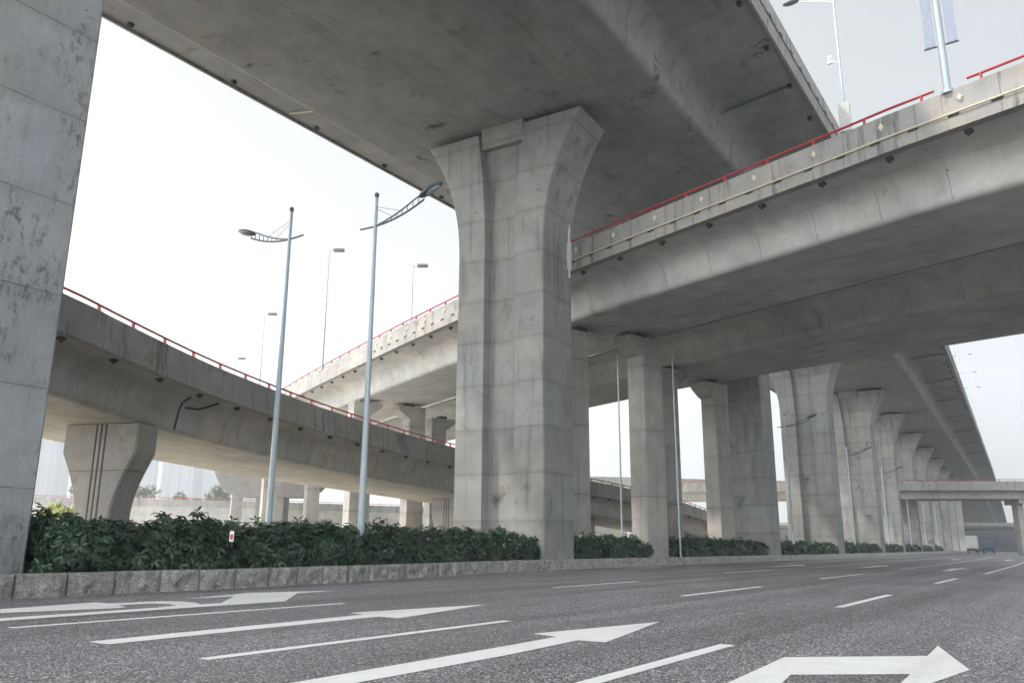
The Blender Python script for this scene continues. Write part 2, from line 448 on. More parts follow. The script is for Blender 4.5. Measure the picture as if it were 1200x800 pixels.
mark('road_arrow', [(-10.72, 2.0), (-10.84, 5.31), (-10.95, 7.44), (-10.97, 8.62), (-10.98, 9.84), (-12.59, 11.57), (-12.78, 12.8), (-13.43, 11.12), (-12.80, 9.24),
      (-12.72, 10.19), (-11.43, 8.93), (-11.45, 8.55), (-11.85, 8.75), (-12.3, 8.78), (-12.6, 8.6), (-12.68, 8.0), (-12.75, 7.83), (-13.13, 7.85), (-12.42, 4.6), (-11.70, 7.3), (-11.78, 7.54),
      (-12.2, 7.66), (-12.2, 8.2), (-11.9, 8.3), (-11.5, 8.17), (-11.35, 7.7), (-11.25, 5.56), (-11.12, 2.0)])
mark('road_arrow', [(-7.92, 4.7), (-8.08, 8.62), (-8.44, 8.73), (-7.92, 11.26), (-7.31, 8.44), (-7.70, 8.5), (-7.57, 4.7)])
mark('road_arrow', [(-4.50, 3.0), (-4.53, 6.83), (-4.56, 7.73), (-4.92, 7.84), (-4.41, 9.99), (-3.91, 7.57), (-4.22, 7.57), (-4.15, 6.26), (-4.16, 3.0)])
mark('road_arrow', [(-2.06, 4.2), (-2.10, 5.86), (-2.17, 7.47), (-1.18, 8.29), (-1.21, 9.2), (-.79, 7.55), (-1.10, 5.75), (-1.13, 7.04), (-1.85, 6.49), (-1.78, 6.0), (-1.76, 4.2)])
for ax, ay in ((-8.6, 43.5), (-4.6, 39.5), (-12.4, 41.5), (-8.6, 78), (-4.7, 78)):
    mark('road_arrow', [(ax - .17, ay), (ax - .17, ay + 4), (ax - .5, ay + 4.1), (ax, ay + 6.5), (ax + .5, ay + 4.0), (ax + .17, ay + 4), (ax + .17, ay)])

# ------------------------------------------------------------------ high viaduct T
TC = -19.15; TZ = 19.8
pathT = Path([(TC - off(y), y, TZ - max(0, y - 290) * .058) for y in range(-40, 521, 10)], side=-1, step=3)   # side +: towards +X
def T_prof():
    half = [(11.16, 2.45), (11.16, 2.12), (9.2, 1.98), (8.0, 1.88), (7.55, 1.7), (7.32, 1.4), (7.2, 1.0), (7.17, .35), (7.12, .16), (6.98, .04), (6.8, 0)]
    return half + [(-a, b) for a, b in half[::-1]]
road_T = tag(empty('elevated_road', (TC, 0, TZ)), 'highest and widest concrete elevated road, running overhead along the street on flared piers', 'elevated road')
def under(o, root):
    bpy.context.view_layer.update(); o.parent = root; o.matrix_parent_inverse = root.matrix_world.inverted(); return o
def P(o, root): return under(o, root)
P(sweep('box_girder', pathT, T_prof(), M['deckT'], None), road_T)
for sg in (1, -1):
    pr = [(sg * a, b) for a, b in ((11.26, 1.98), (11.30, 2.5), (11.24, 2.56), (11.24, 3.75), (11.20, 3.8), (10.98, 3.8), (10.94, 3.75), (10.9, 2.5), (10.9, 2.46), (11.155, 2.46), (11.155, 1.98))]
    P(sweep('parapet', pathT, pr, M['para'], None), road_T)
def drain_bm():
    bm = bmesh.new(); bx(bm, -.11, .11, -.09, .09, -.13, .02, .015); tube(bm, [(0, 0, -.12), (0, 0, -.19)], .055, 8); return bm
spout0 = bm_obj('drain_spout', drain_bm(), M['black']); spout_me = spout0.data; bpy.data.objects.remove(spout0)
def spouts(root, path, offs, z, u0, u1, step):
    u = u0; k = 0
    while u < u1 and k < 99:
        p = path.pt(u, offs, z); o = bpy.data.objects.new('drain_spout', spout_me); C.objects.link(o)
        o.location = p - root.location; o.rotation_euler.z = math.atan2(path.at(u)[2].y, path.at(u)[2].x); o.parent = root
        u += step; k += 1
spouts(road_T, pathT, 10.8, 2.08, 40, 185, 3.6); spouts(road_T, pathT, -10.8, 2.08, 46, 90, 5.2)
def pipe_part(root, pts, r=.06, mat='darksteel', name='drain_pipe'):
    bm = bmesh.new(); tube(bm, [Vector(p) - root.location for p in pts], r, 8)
    return bm_obj(name, bm, M[mat], root, 60)
for u in (76, 92, 108, 124, 140, 156, 172, 190, 210, 230, 250):
    pipe_part(road_T, [pathT.pt(u, 10.7, 2.0), pathT.pt(u, 9.0, 1.82), pathT.pt(u, 7.3, 1.62), pathT.pt(u, 7.25, 1.2)], .06)
pipe_part(road_T, [pathT.pt(65, -10.8, 2.02), pathT.pt(65.3, -9.4, 1.86), pathT.pt(65.6, -7.4, 1.4)], .05, 'yellowpipe')
for sg in (1, -1):
    bm = bmesh.new(); tube(bm, [pathT.pt(u, sg * 11.34, 2.62) - road_T.location for u in range(2, 300, 3)], .035, 6)
    bm_obj('conduit', bm, M['darksteel'], road_T, 60)
# clip marks along the fascia
u = 30; k = 0
clip_me = None
while k < 90:
    if clip_me is None:
        bm = bmesh.new(); bx(bm, -.16, .16, -.03, .03, -.06, .06, .01); o = bm_obj('conduit_clip', bm, M['black'], road_T); clip_me = o.data
    else:
        o = bpy.data.objects.new('conduit_clip', clip_me); C.objects.link(o); o.parent = road_T
    p, n, t = pathT.at(u); o.location = pathT.pt(u, 11.26, 2.95) - road_T.location; o.rotation_euler.z = math.atan2(t.y, t.x); u += 1.6; k += 1

# flared piers of T
def pier_T(ztop=19.5, zfl=13.6, w0=2.2, w1=4.05, D=2.6, r0=.72, r1=1.18, rd=.40, mat='pier'):
    levels = [-.1, .3] + [zfl * i / 7 for i in range(1, 8)] + [zfl + (ztop - zfl) * i / 16 for i in range(1, 17)]
    bm = bmesh.new(); rings = []
    for z in levels:
        f = max(0, (z - zfl) / (ztop - zfl)); g = f ** 2.1
        w = w0 + (w1 - w0) * g; r = r0 + (r1 - r0) * g; h = D / 2; c = .05
        q = [(w, -h + c), (w, h - c), (w - c, h), (r + .07, h), (r, h - rd), (-r, h - rd), (-r - .07, h), (-w + c, h), (-w, h - c), (-w, -h + c), (-w + c, -h),
             (-r - .07, -h), (-r, -h + rd), (r, -h + rd), (r + .07, -h), (w - c, -h)]
        rings.append([bm.verts.new((x, y, z)) for x, y in q])
    n = len(rings[0])
    for i in range(len(rings) - 1):
        for k in range(n): bm.faces.new((rings[i][k], rings[i][(k + 1) % n], rings[i + 1][(k + 1) % n], rings[i + 1][k]))
    bm.faces.new(rings[-1]); bm.faces.new(rings[0][::-1])
    root = empty('flared_pier')
    bm_obj('shaft', bm, M[mat], root, 28)
    bm = bmesh.new(); bx(bm, -r1 + .06, r1 - .06, -D / 2 + .1, D / 2 - .1, ztop - .75, TZ + .002, .02); bm_obj('bearing_block', bm, M[mat], root)
    for sx in (-1, 1):
        bm = bmesh.new(); bx(bm, sx * 2.55 - .5, sx * 2.55 + .5, -.55, .55, ztop - .01, TZ + .002, .02); bm_obj('bearing_pad', bm, M['black'], root)
    return root
PT = [6.95, 29.8, 60.1, 82.2, 107.7, 128.7, 152.7, 176, 200, 225, 252, 285]
PL = ['blue grey stained concrete pier closest to the camera at the left edge of the view',
      'tallest looking flared concrete pier in the centre, rising from the end of the long hedge',
      'shaded flared pier behind the slab columns, its flare hidden by the crossing ramp',
      'flared pier right of the shaded one, with a street lamp before its left edge',
      'flared pier with its whole capital in view, just right of the thin strip of sky',
      'third fully visible flared pier in the receding row on the right',
      'fourth fully visible flared pier, the last in front of the crossing overpass']
proto = pier_T()
near_p = pier_T(mat='pier_near')
for i, y in enumerate(PT):
    o = near_p if i == 0 else (proto if i == 1 else copy_tree(proto))
    yaw = math.atan(.045) if y > 110 else 0
    o.location = (-19.62 - off(y) + (1.2 if i == 0 else 0), y, 0); o.rotation_euler.z = yaw + (math.radians(2.5) if i == 1 else 0)
    tag(o, PL[i] if i < len(PL) else 'distant flared pier under the high elevated road beyond the crossing overpass', 'bridge pier', 'flared piers under the high elevated road' )
root = empty('down_pipe', (-17.52 + .12, 30.9, 0))
bm = bmesh.new(); tube(bm, [(0, 0, 12.6), (0, 0, 15.6)], .055, 10); bm_obj('pipe', bm, M['pipe'], root, 50)
bm = bmesh.new(); bx(bm, -.09, .09, -.09, .09, 13.0, 14.3, .02); bm_obj('junction_box', bm, M['pipe'], root)
tag(root, 'pale drain pipe with a box fixed high on the right side of the central pier', 'drain pipe')

# ------------------------------------------------------------------ crossing ramps R1, R2
RZ = 12.0
Rpts = [(70, 8), (30, 18.0), (.5, 26.3), (-5.2, 28.05), (-18.2, 32.45), (-28.0, 36.5), (-39.9, 41.8), (-58.4, 50.7), (-80, 62.5), (-115, 85)]
pathR = Path([(x, y, RZ) for x, y in Rpts], side=-1, step=2)
RW = 10.2
def railing(root, path, offs, z, u0, u1, step, gaps=(), h=.24, r=.045):
    segs = []; a = u0
    for g0, g1 in sorted(gaps): segs.append((a, g0)); a = g1
    segs.append((a, u1)); bm = bmesh.new(); posts = []
    for a, b in segs:
        n = max(2, int((b - a) / 1.5)); tube(bm, [path.pt(a + (b - a) * i / n, offs, z + h) - root.location for i in range(n + 1)], r, 8)
        m = max(1, round((b - a - .8) / step)); posts += [a + .4 + (b - a - .8) * i / m for i in range(m + 1)]
    rl = bm_obj('handrail', bm, M['red'], root, 60)
    pm = None
    for u in posts[:100]:
        p, n, t = path.at(u)
        if pm is None:
            bm = bmesh.new(); bx(bm, -.03, .03, -.045, .045, 0, h, .006); bx(bm, -.09, .09, -.08, .08, -.002, .025, .004); o = bm_obj('rail_post', bm, M['red'], rl); pm = o.data
        else:
            o = bpy.data.objects.new('rail_post', pm); C.objects.link(o); o.parent = rl
        o.location = path.pt(u, offs, z) - root.location; o.rotation_euler.z = math.atan2(t.y, t.x)
    return rl
ramp_R = tag(empty('elevated_road', (0, 26, RZ)), 'crossing concrete ramp with red rail and cream wall markers, passing behind the central pier to the upper right', 'elevated road')
P(sweep('box_girder', pathR, box_profile(RW, 2.1, 1.3, 1.5, 1.78), M['deckR'], None), ramp_R)
P(sweep('parapet', pathR, para_profile(0, 1.47, 2.8), M['para'], None), ramp_R)
P(sweep('parapet', pathR, para_profile(RW, 1.47, 2.8, sgn=-1), M['para'], None), ramp_R)
uG = pathR.near(x=-1.5)
railing(ramp_R, pathR, .14, 2.8, pathR.near(x=8), pathR.near(x=-75), 1.95, gaps=[(uG - .55, uG + .45)])
spouts(ramp_R, pathR, .42, 1.5, pathR.near(x=6), pathR.near(x=-70), 2.5)
rm = None; u = pathR.near(x=4) + .4
while u < pathR.near(x=-60):
    if rm is None:
        bm = bmesh.new(); bmesh.ops.create_cone(bm, segments=4, radius1=.13, radius2=.07, depth=.06, cap_ends=True); bmesh.ops.rotate(bm, verts=bm.verts, matrix=Matrix.Rotation(PI / 2, 3, 'X'))
        bmesh.ops.scale(bm, verts=bm.verts, vec=(.8, 1, 1.25)); o = bm_obj('reflector', bm, M['cream'], ramp_R); rm = o.data
    else:
        o = bpy.data.objects.new('reflector', rm); C.objects.link(o); o.parent = ramp_R
    t = pathR.at(u)[2]; o.location = pathR.pt(u, -.04, 2.42) - ramp_R.location; o.rotation_euler.z = math.atan2(-t.y, -t.x); u += 2.5
pipe_part(ramp_R, [pathR.pt(u, -.10, 1.95) for u in np.arange(pathR.near(x=8), pathR.near(x=-24), 2.)], .036, 'yellowpipe', 'conduit')
for k in range(40):
    u = pathR.near(x=7) + k * 1.25
    o = bpy.data.objects.new('conduit_clip', clip_me); C.objects.link(o); o.parent = ramp_R
    t = pathR.at(u)[2]; o.location = pathR.pt(u, -.04, 1.915) - ramp_R.location; o.rotation_euler.z = math.atan2(t.y, t.x)
# second carriageway
pathQ = Path([(x, y, RZ) for x, y in Rpts], side=-1, step=2)
def Qw(u):
    x = pathQ.at(u)[0].x
    f = interp([(-120, 22), (-40, 22.0), (-31, 22.2), (-15.6, 24.3), (0, 25.8), (80, 25.8)], x); return f
S0 = 12.1
def Q_prof(u):
    W = Qw(u) - S0
    return [(S0 + a, b) for a, b in box_profile(W, 2.1, 1.3, 1.5, 1.78)]
ramp_Q = tag(empty('elevated_road', (0, 40, RZ)), 'second carriageway behind the crossing ramp, only its shaded underside in view', 'elevated road')
P(sweep('box_girder', pathQ, Q_prof, M['deckR'], None), ramp_Q)
P(sweep('parapet', pathQ, para_profile(S0, 1.47, 2.8), M['para'], None), ramp_Q)
P(sweep('parapet', pathQ, lambda u: para_profile(Qw(u), 1.47, 2.8, sgn=-1), M['para'], None), ramp_Q)

def slab_column(loc, yaw, ztop, flare, label, w=1.2, d=1.4, mat='col'):
    root = empty('slab_column', loc, yaw)
    bm = bmesh.new(); bx(bm, -w / 2, w / 2, -d / 2, d / 2, -.1, ztop, .06); bm_obj('shaft', bm, M[mat], root, 40)
    bm = bmesh.new(); f = flare
    a = [(f * d / 2 - f * .02, ztop - 1.0), (f * (d / 2 + .28), ztop - .85), (f * (d / 2 + .95), ztop - .32), (f * (d / 2 + .95), ztop), (f * d / 2 - f * .02, ztop)]
    v0 = [bm.verts.new((-w / 2 - .02, y, z)) for y, z in a]; v1 = [bm.verts.new((w / 2 + .02, y, z)) for y, z in a]
    bm.faces.new(v0); bm.faces.new(v1[::-1])
    for k in range(5): bm.faces.new((v0[k], v1[k], v1[(k + 1) % 5], v0[(k + 1) % 5]))
    bm_obj('corbel', bm, M[mat], root)
    bm = bmesh.new(); bx(bm, -.4, .4, -.35 + f * .5, .35 + f * .5, ztop - .002, RZ + .002, .01); bm_obj('bearing_pad', bm, M['black'], root)
    tag(root, label, 'bridge column', 'slab columns under the crossing ramps'); return root
ZT = 11.75
dirR = lambda x: pathR.at(pathR.near(x=x))
def yaw_at(x):
    p, n, t = dirR(x); return math.atan2(n.y, n.x) - PI / 2
slab_column((-20.55, 36.5, 0), yaw_at(-20), ZT, 1, 'slab column half hidden behind the right edge of the central pier')
slab_column((-18.1, 40.25, 0), yaw_at(-18), ZT, -1, 'slab column with one pale and one dark face, first one clear of the central pier')
slab_column((-20.3, 47.8, 0), yaw_at(-20), ZT, 1, 'narrow looking dark column just behind the pale-faced slab column')
slab_column((-19.35, 54.4, 0), yaw_at(-18), ZT, -1, 'slab column standing against the left side of the shaded flared pier')
def bent(x, s0, s1, l0, l1):
    u = pathR.near(x=x)
    for s, f, l in ((s0, 1, l0), (s1, -1, l1)):
        p = pathR.pt(u, s, 0); slab_column((p.x, p.y, 0), yaw_at(x), ZT, f, l, 1.3, 1.4)
bent(-46.3, 2.3, 7.0, 'slab column reaching the crossing ramp between the two street lamps', 'slab column reaching the ramp soffit just right of the right street lamp')
bent(-72, 2.6, 7.2, 'distant slab column seen under the low ramp beside the left street lamp', 'thin distant column between the street lamps, under the low ramp')
bent(-95, 2.6, 7.2, 'leftmost distant column seen under the low ramp, before the round hammerhead', 'faint distant column second from the left under the low ramp')
slab_column((-45.6, 56.8, 0), yaw_at(-48), ZT, 1, 'slab column seen under the ramp at the left edge of the central pier')
for x, s, f, l in ((-53.5, 19.5, -1, 'far column of the second carriageway, beside the left side of the central pier'),):
    u = pathR.near(x=x); p = pathR.pt(u, s, 0); slab_column((p.x, p.y, 0), yaw_at(x), ZT, f, l, 1.3, 1.4)
for x, l in ((-76, 'distant column of the second carriageway under the low ramp between the lamps'),):
    for s, f in ((14.2, 1),):
        u = pathR.near(x=x); p = pathR.pt(u, s, 0); slab_column((p.x, p.y, 0), yaw_at(x), ZT, f, l, 1.3, 1.4)
# hose on the half hidden column
root = empty('drain_hose', (-19.75, 34.6, 0))
bm = bmesh.new(); tube(bm, [(0, 0, 11.7), (.05, -.05, 11.4), (.12, -.08, 11.0), (.08, -.05, 10.6), (-.1, 0, 10.5)], .06, 8); bm_obj('hose', bm, M['white'], root, 60)
tag(root, 'short white hose hanging below the crossing ramp at the central pier', 'hose')

# ------------------------------------------------------------------ low ramp L
Lp = [(-18.5, -3, 8.35), (-21.4, 5.5, 8.2), (-23.3, 11.8, 7.9), (-24.2, 13.9, 7.8), (-25.2, 16.35, 7.65), (-26.25, 19.05, 7.5), (-27.05, 21.45, 7.4), (-27.95, 24.3, 7.3), (-28.75, 27.2, 7.2), (-29.9, 32.9, 7.0), (-31.0, 40.0, 6.8),
      (-31.5, 50, 6.4), (-31.5, 58.8, 6.0), (-31.4, 68, 5.7), (-32.0, 79.7, 5.2), (-33, 91, 4.5), (-35.5, 112, 3.3)]
LH = 2.5
pathL = Path([(x, y, z - LH) for x, y, z in Lp], side=1, step=1.5)
ramp_L = tag(empty('elevated_road', (-26, 18, 5)), 'low curving concrete ramp with red rail, descending from the left behind the street lamps', 'elevated road')
LW = 9.4
P(sweep('box_girder', pathL, box_profile(LW, 1.4, 1.3, 1.42, 1.66, .3), M['deckL'], None), ramp_L)
P(sweep('parapet', pathL, para_profile(0, 1.38, LH), M['para'], None), ramp_L)
P(sweep('parapet', pathL, para_profile(LW, 1.38, LH, sgn=-1), M['para'], None), ramp_L)
railing(ramp_L, pathL, .14, LH, 3, pathL.u[-1] - 2, 1.75, h=.22, r=.038)
spouts(ramp_L, pathL, .42, 1.44, 4, pathL.u[-1] - 4, 2.45)
uu = pathL.near(y=20.5)
pipe_part(ramp_L, [pathL.pt(uu, .5, 1.32), pathL.pt(uu, .9, 1.22), pathL.pt(uu - .3, 1.15, 1.05), pathL.pt(uu - 1.0, 1.22, .98)], .04, 'black')
pipe_part(ramp_L, [pathL.pt(uu - 1.3, .8, 1.3), pathL.pt(uu - 1.3, 1.14, 1.12), pathL.pt(uu - 1.3, 1.28, .8), pathL.pt(uu - 1.3, 1.35, .35), pathL.pt(uu - 1.3, 1.4, .08)], .03, 'black', 'expansion_joint')

def pier_L(zt, wt=1.28, ws=.82, D=1.15):
    root = empty('grooved_pier')
    bm = bmesh.new(); rings = []
    lv = [(-.1, ws), (zt - 3.3, ws)] + [(zt - 3.3 + 2.3 * i / 12, ws + (wt - ws) * (1 - math.cos(PI / 2 * i / 12) if i < 12 else 1)) for i in range(1, 13)] + [(zt - .9, wt), (zt, wt)]
    for z, w in lv:
        c = .06; h = D / 2
        q = [(w, -h + c), (w, h - c), (w - c, h), (-w + c, h), (-w, h - c), (-w, -h + c), (-w + c, -h), (w - c, -h)]
        rings.append([bm.verts.new((x, y, z)) for x, y in q])
    for a, b in zip(rings, rings[1:]):
        for k in range(8): bm.faces.new((a[k], a[(k + 1) % 8], b[(k + 1) % 8], b[k]))
    bm.faces.new(rings[-1]); bm.faces.new(rings[0][::-1])
    bm_obj('shaft', bm, M['col'], root, 30)
    for sy in (-1, 1):
        for gx in (-.17, .02, .21):
            bm = bmesh.new(); bx(bm, gx - .03, gx + .03, sy * (D / 2) - .012, sy * (D / 2) + .004, .2, zt - .01); bm_obj('groove', bm, M['groove'], root)
    return root
for (yv, s, label) in ((18.0, 2.95, 'grooved flared pier under the low ramp, behind the hedge at the left'), (46.5, 4.3, 'grooved pier under the low ramp at the left edge of the central pier'), (64.5, 4.3, 'small grooved pier with curved sides seen right of the central pier under the low ramp'), (86, 4.3, 'farthest grooved pier at the low end of the low ramp')):
    u = pathL.near(y=yv); p, n, t = pathL.at(u); q = p + n * s
    o = pier_L(q.z + .004, *((1.5, .74) if yv < 20 else (1.28, .82))); o.location = (q.x, q.y, 0); o.rotation_euler.z = math.atan2(t.y, t.x) - PI / 2
    tag(o, label, 'bridge pier', 'grooved piers under the low ramp')

# ------------------------------------------------------------------ street lamps
def street_lamp(loc, sgn, H, label, rx=0, detail=True):
    root = empty('street_lamp', loc, 0)
    bm = bmesh.new(); tube(bm, [(0, 0, 0), (0, 0, H * .5), (0, 0, H)], [.10, .08, .05], 14)
    tube(bm, [(0, 0, 0), (0, 0, .5)], [.16, .125], 14); bm_obj('pole', bm, M['steel'], root, 50)
    bm = bmesh.new(); ellipsoid(bm, (0, 0, H + .05), (.075, .075, .08)); tube(bm, [(0, 0, H - .05), (0, 0, H + .01)], .058, 10); bm_obj('ball_finial', bm, M['darksteel'], root, 50)
    z0 = H - .95; pts1 = []; pts2 = []
    for i in range(13):
        f = i / 12; x = -.62 + f * 2.5
        zz = z0 - .02 + .115 * max(0, x + .05) ** 2 + (.06 * (x + .05) ** 2 if x < -.05 else 0)
        pts1.append((sgn * x, 0, zz)); pts2.append((sgn * x, 0, zz + .22 * max(0, min(1, x / 1.5)) + .012))
    bm = bmesh.new(); tube(bm, pts1, .03, 8); tube(bm, pts2[3:], .024, 8)
    for i in range(4, 13): tube(bm, [pts1[i], pts2[i]], .014, 6)
    bm_obj('arm', bm, M['darksteel'], root, 60)
    bm = bmesh.new()
    tube(bm, [(0, -.03, H - .35), (sgn * 1.0, -.03, z0 + .25)], .008, 5); tube(bm, [(0, .03, H - .4), (sgn * .7, .03, z0 + .14)], .008, 5)
    bm_obj('stay_wire', bm, M['darksteel'], root)
    bm = bmesh.new(); rot = Matrix.Rotation(-sgn * .32, 3, 'Y'); c = Vector((sgn * 2.12, 0, z0 + .66))
    ellipsoid(bm, c, (.46, .17, .095), rot, 18, 10); hd = bm_obj('lamp_head', bm, M['darksteel'], root, 60)
    bm = bmesh.new(); ellipsoid(bm, c + rot @ Vector((sgn * .06, 0, -.045)), (.30, .125, .075), rot, 16, 8); bm_obj('lens', bm, M['lampglass'], hd, 60)
    tag(root, label, 'street lamp', 'street lamps along the planted strip'); return root
LY = [17.2, 41.5, 67.0, 92.0, 117.0, 143.0, 168, 193]
lampB = street_lamp((-16.45, 17.3, .36), 1, 10.9, 'street lamp with its arm to the right, standing in the hedge front')
lampA = street_lamp((-19.5, 16.65, .36), -1, 10.9, 'street lamp with its arm to the left, rising behind the hedge')
RLAB = ['', 'bare lamp pole rising just right of the narrow dark column', 'lamp before the left edge of the flared pier past the slab columns', 'lamp before the flared pier just right of the sky strip',
        'lamp before the third visible flared pier of the row', 'lamp before the last flared pier ahead of the overpass', 'distant lamp before the piers beyond the overpass', 'distant lamp before the piers beyond the overpass']
for i, y in enumerate(LY):
    if i == 0: continue
    if i == 1:
        for lx, ly, ll in ((-17.45, 42.6, RLAB[1]), (-20.05, 41.0, 'bare lamp pole at the left of the pale-faced slab column')):
            o = empty('lamp_pole', (lx, ly, .36)); bm = bmesh.new(); tube(bm, [(0, 0, 0), (0, 0, 5), (0, 0, 11.0)], [.05, .045, .038], 12); bm_obj('pole', bm, M['steel'], o, 50)
            bm = bmesh.new(); bx(bm, -.2, .2, -.2, .2, -.02, .03, .01); bm_obj('base_plate', bm, M['steel'], o)
            tag(o, ll, 'lamp pole')
        continue
    o = copy_tree(lampB); x = kerbx(y) - .75
    o.location = (x, y, .36); o['label'] = RLAB[i]

def road_lamp(base, H, dirv, label, name='lamp_pole'):
    root = empty(name, base, math.atan2(dirv[1], dirv[0]))
    bm = bmesh.new(); tube(bm, [(0, 0, -.3), (0, 0, H * .25), (0, 0, H)], [.09, .08, .045], 10)
    for z in (.1, H * .16, H * .33): tube(bm, [(0, 0, z - .04), (0, 0, z + .04)], .105, 10)
    bm_obj('pole', bm, M['steel'], root, 50)
    bm = bmesh.new(); tube(bm, [(0, 0, H - .1), (.4, 0, H - .05)], .03, 8); bm_obj('arm', bm, M['steel'], root, 60)
    bm = bmesh.new(); bx(bm, .35, 1.2, -.19, .19, H - .12, H + .1, .07); bm_obj('lamp_head', bm, M['darksteel'], root, 50)
    tag(root, label, 'street lamp', 'lamps on the ramps'); return root
cr = (.83, .55)
road_lamp((-46.3, 43.6, RZ + 2.2), 9.4, cr, 'tall lamp on the crossing ramp, seen between the two ornate street lamps')
p = pathR.pt(pathR.near(x=-45), 10, 0); road_lamp((-41.6, 48.3, RZ + 1.9), 8.9, cr, 'lamp on the crossing ramp nearest the left side of the central pier')
road_lamp((-64.3, 52.5, RZ + 1.7), 9.5, cr, 'lamp standing beyond the low ramp, left of the left ornate street lamp')
road_lamp((-83.4, 64.2, RZ + 1.9), 9.3, cr, 'smallest lamp beyond the low ramp, farthest to the left')
# banner pole and camera pole
root = empty('banner_pole', (-1.5, 26.95, RZ + 2.72))
bm = bmesh.new(); tube(bm, [(0, 0, 0), (0, 0, 9.5)], [.12, .08], 14); tube(bm, [(0, 0, 0), (0, 0, .12)], .19, 12); bm_obj('pole', bm, M['steel'], root, 50)
for sx in (-1, 1):
    bm = bmesh.new(); bx(bm, sx * .31 - .15, sx * .31 + .15, -.025, .025, 1.75, 5.2, .01); bn = bm_obj('banner_panel', bm, M['signgrey'], root)
    bm = bmesh.new(); tube(bm, [(0, 0, 1.72), (sx * .5, 0, 1.72)], .03, 8); bm_obj('bracket', bm, M['darksteel'], root, 60)
    bm = bmesh.new(); tube(bm, [(0, 0, 5.22), (sx * .5, 0, 5.22)], .03, 8); bm_obj('bracket', bm, M['darksteel'], root, 60)
tag(root, 'thick pole with two grey banner panels, in the gap of the red rail', 'banner pole')
p = Vector((-6.6, 39.0, RZ + 1.9))
root = empty('camera_pole', p); HP = 13.6
bm = bmesh.new(); tube(bm, [(0, 0, 0), (0, 0, HP)], [.08, .05], 12); bm_obj('pole', bm, M['steel'], root, 50)
bm = bmesh.new(); tube(bm, [(0, 0, HP - .05), (-.6, -.3, HP + .05), (-1.5, -.75, HP + .1)], .03, 8); bm_obj('arm', bm, M['white'], root, 60)
bm = bmesh.new(); ellipsoid(bm, (-1.85, -.92, HP + .08), (.42, .2, .1)); bm_obj('lamp_head', bm, M['darksteel'], root, 60)
bm = bmesh.new(); tube(bm, [(0, 0, 10.2), (-.35, -.15, 10.15)], .03, 8); bx(bm, -.52, -.28, -.25, -.1, 10.12, 10.26, .02); ellipsoid(bm, (-.4, -.17, 10.45), (.12, .12, .1)); bm_obj('security_camera', bm, M['white'], root, 50)
bm = bmesh.new(); bx(bm, -.26, .26, -.14, .14, 6.4, 7.9, .03); bm_obj('control_box', bm, M['truckgrey'], root)
tag(root, 'slim lamp pole with a security camera and white box, behind the red rail', 'camera pole')
# far lamps along T's right edge
for k, y in enumerate((84, 96, 108, 121, 135, 150, 166, 183)):
    u = pathT.near(y=y); p = pathT.pt(u, 11.0, 3.79)
    if k == 0:
        tl = empty('lamp_pole', p); bm = bmesh.new(); tube(bm, [(0, 0, 0), (0, 0, 8)], [.07, .045], 8); bm_obj('pole', bm, M['steel'], tl, 50)
        bm = bmesh.new(); tube(bm, [(-1.0, 0, 8), (0, 0, 7.85), (1.0, 0, 8)], .03, 6); bm_obj('arm', bm, M['steel'], tl)
        for sx in (-1, 1):
            bm = bmesh.new(); bx(bm, sx * 1.2 - .3, sx * 1.2 + .3, -.1, .1, 7.97, 8.1, .03); bm_obj('lamp_head', bm, M['darksteel'], tl)
        tag(tl, 'slender double lamp on the right edge of the highest elevated road', 'street lamp', 'double lamps on the highest elevated road')
    else:
        o = copy_tree(tl); o.location = p

# ------------------------------------------------------------------ distant roads
def simple_road(pts, label, W, H=2.5, para=1.0, rail=False, wall=False, side=-1):
    pth = Path(pts, side=side, step=5)
    r = tag(empty('elevated_road' if not wall else 'ramp_wall', pts[len(pts) // 2]), label, 'elevated road' if not wall else 'wall')
    z0 = -H
    if wall:
        P(sweep('retaining_wall', pth, lambda u: [(0, -pth.at(u)[0].z - .1), (0, -para), (W, -para), (W, -pth.at(u)[0].z - .1)], M['far'], None), r)
    else:
        P(sweep('box_girder', pth, [(a, b - H) for a, b in box_profile(W, 1.9, H - 1.5, H - para - .25, H - para, .2)], M['far'], None), r)
    P(sweep('parapet', pth, [(a, b) for a, b in ((-.04, -para - .3), (-.04, 0), (.25, 0), (.25, -para - .3))], M['para'], None), r)
    P(sweep('parapet', pth, [(W + .04, -para - .3), (W + .04, 0), (W - .25, 0), (W - .25, -para - .3)], M['para'], None), r)
    if rail: railing(r, pth, .1, 0, 1, pth.u[-1] - 1, max(2.2, pth.u[-1] / 95), h=.25, r=.05)
    return r, pth
O_, pO = simple_road([(-60, 124, 10.9), (-40, 133, 10.9), (-22.5, 140, 10.9), (-2, 149.5, 10.8), (30, 166, 10.4), (70, 190, 9.5)], 'overpass with red rail crossing under the highest elevated road at the far right', 9.5, 2.55, 1.05, True, side=1)
for x, l in ((-4.6, 'concrete pier holding the far overpass at the right edge of the view'),):
    u = pO.near(x=x); p, n, t = pO.at(u); q = p + n * 4.7
    o = empty('overpass_pier', (q.x, q.y, 0), math.atan2(t.y, t.x))
    bm = bmesh.new(); bx(bm, -.45, .45, -1.0, 1.0, -.1, 8.2, .08); bm_obj('shaft', bm, M['col'], o, 40)
    bm = bmesh.new(); bx(bm, -.8, .8, -2.6, 2.6, 7.6, 8.3, .06); bm_obj('cap_beam', bm, M['col'], o, 40)
    tag(o, l, 'bridge pier')
Q_, pQ = simple_road([(-90, 262, 8.6), (-30, 288, 8.6), (30, 318, 8.4), (80, 345, 8.2)], 'low dark bridge at the far end of the street behind the trucks', 26, 1.7, .7, False, side=1)
r_ = empty('added_dark_wall', (0, 0, 0))  # added end wall, put in to make the opening under the bridge dark
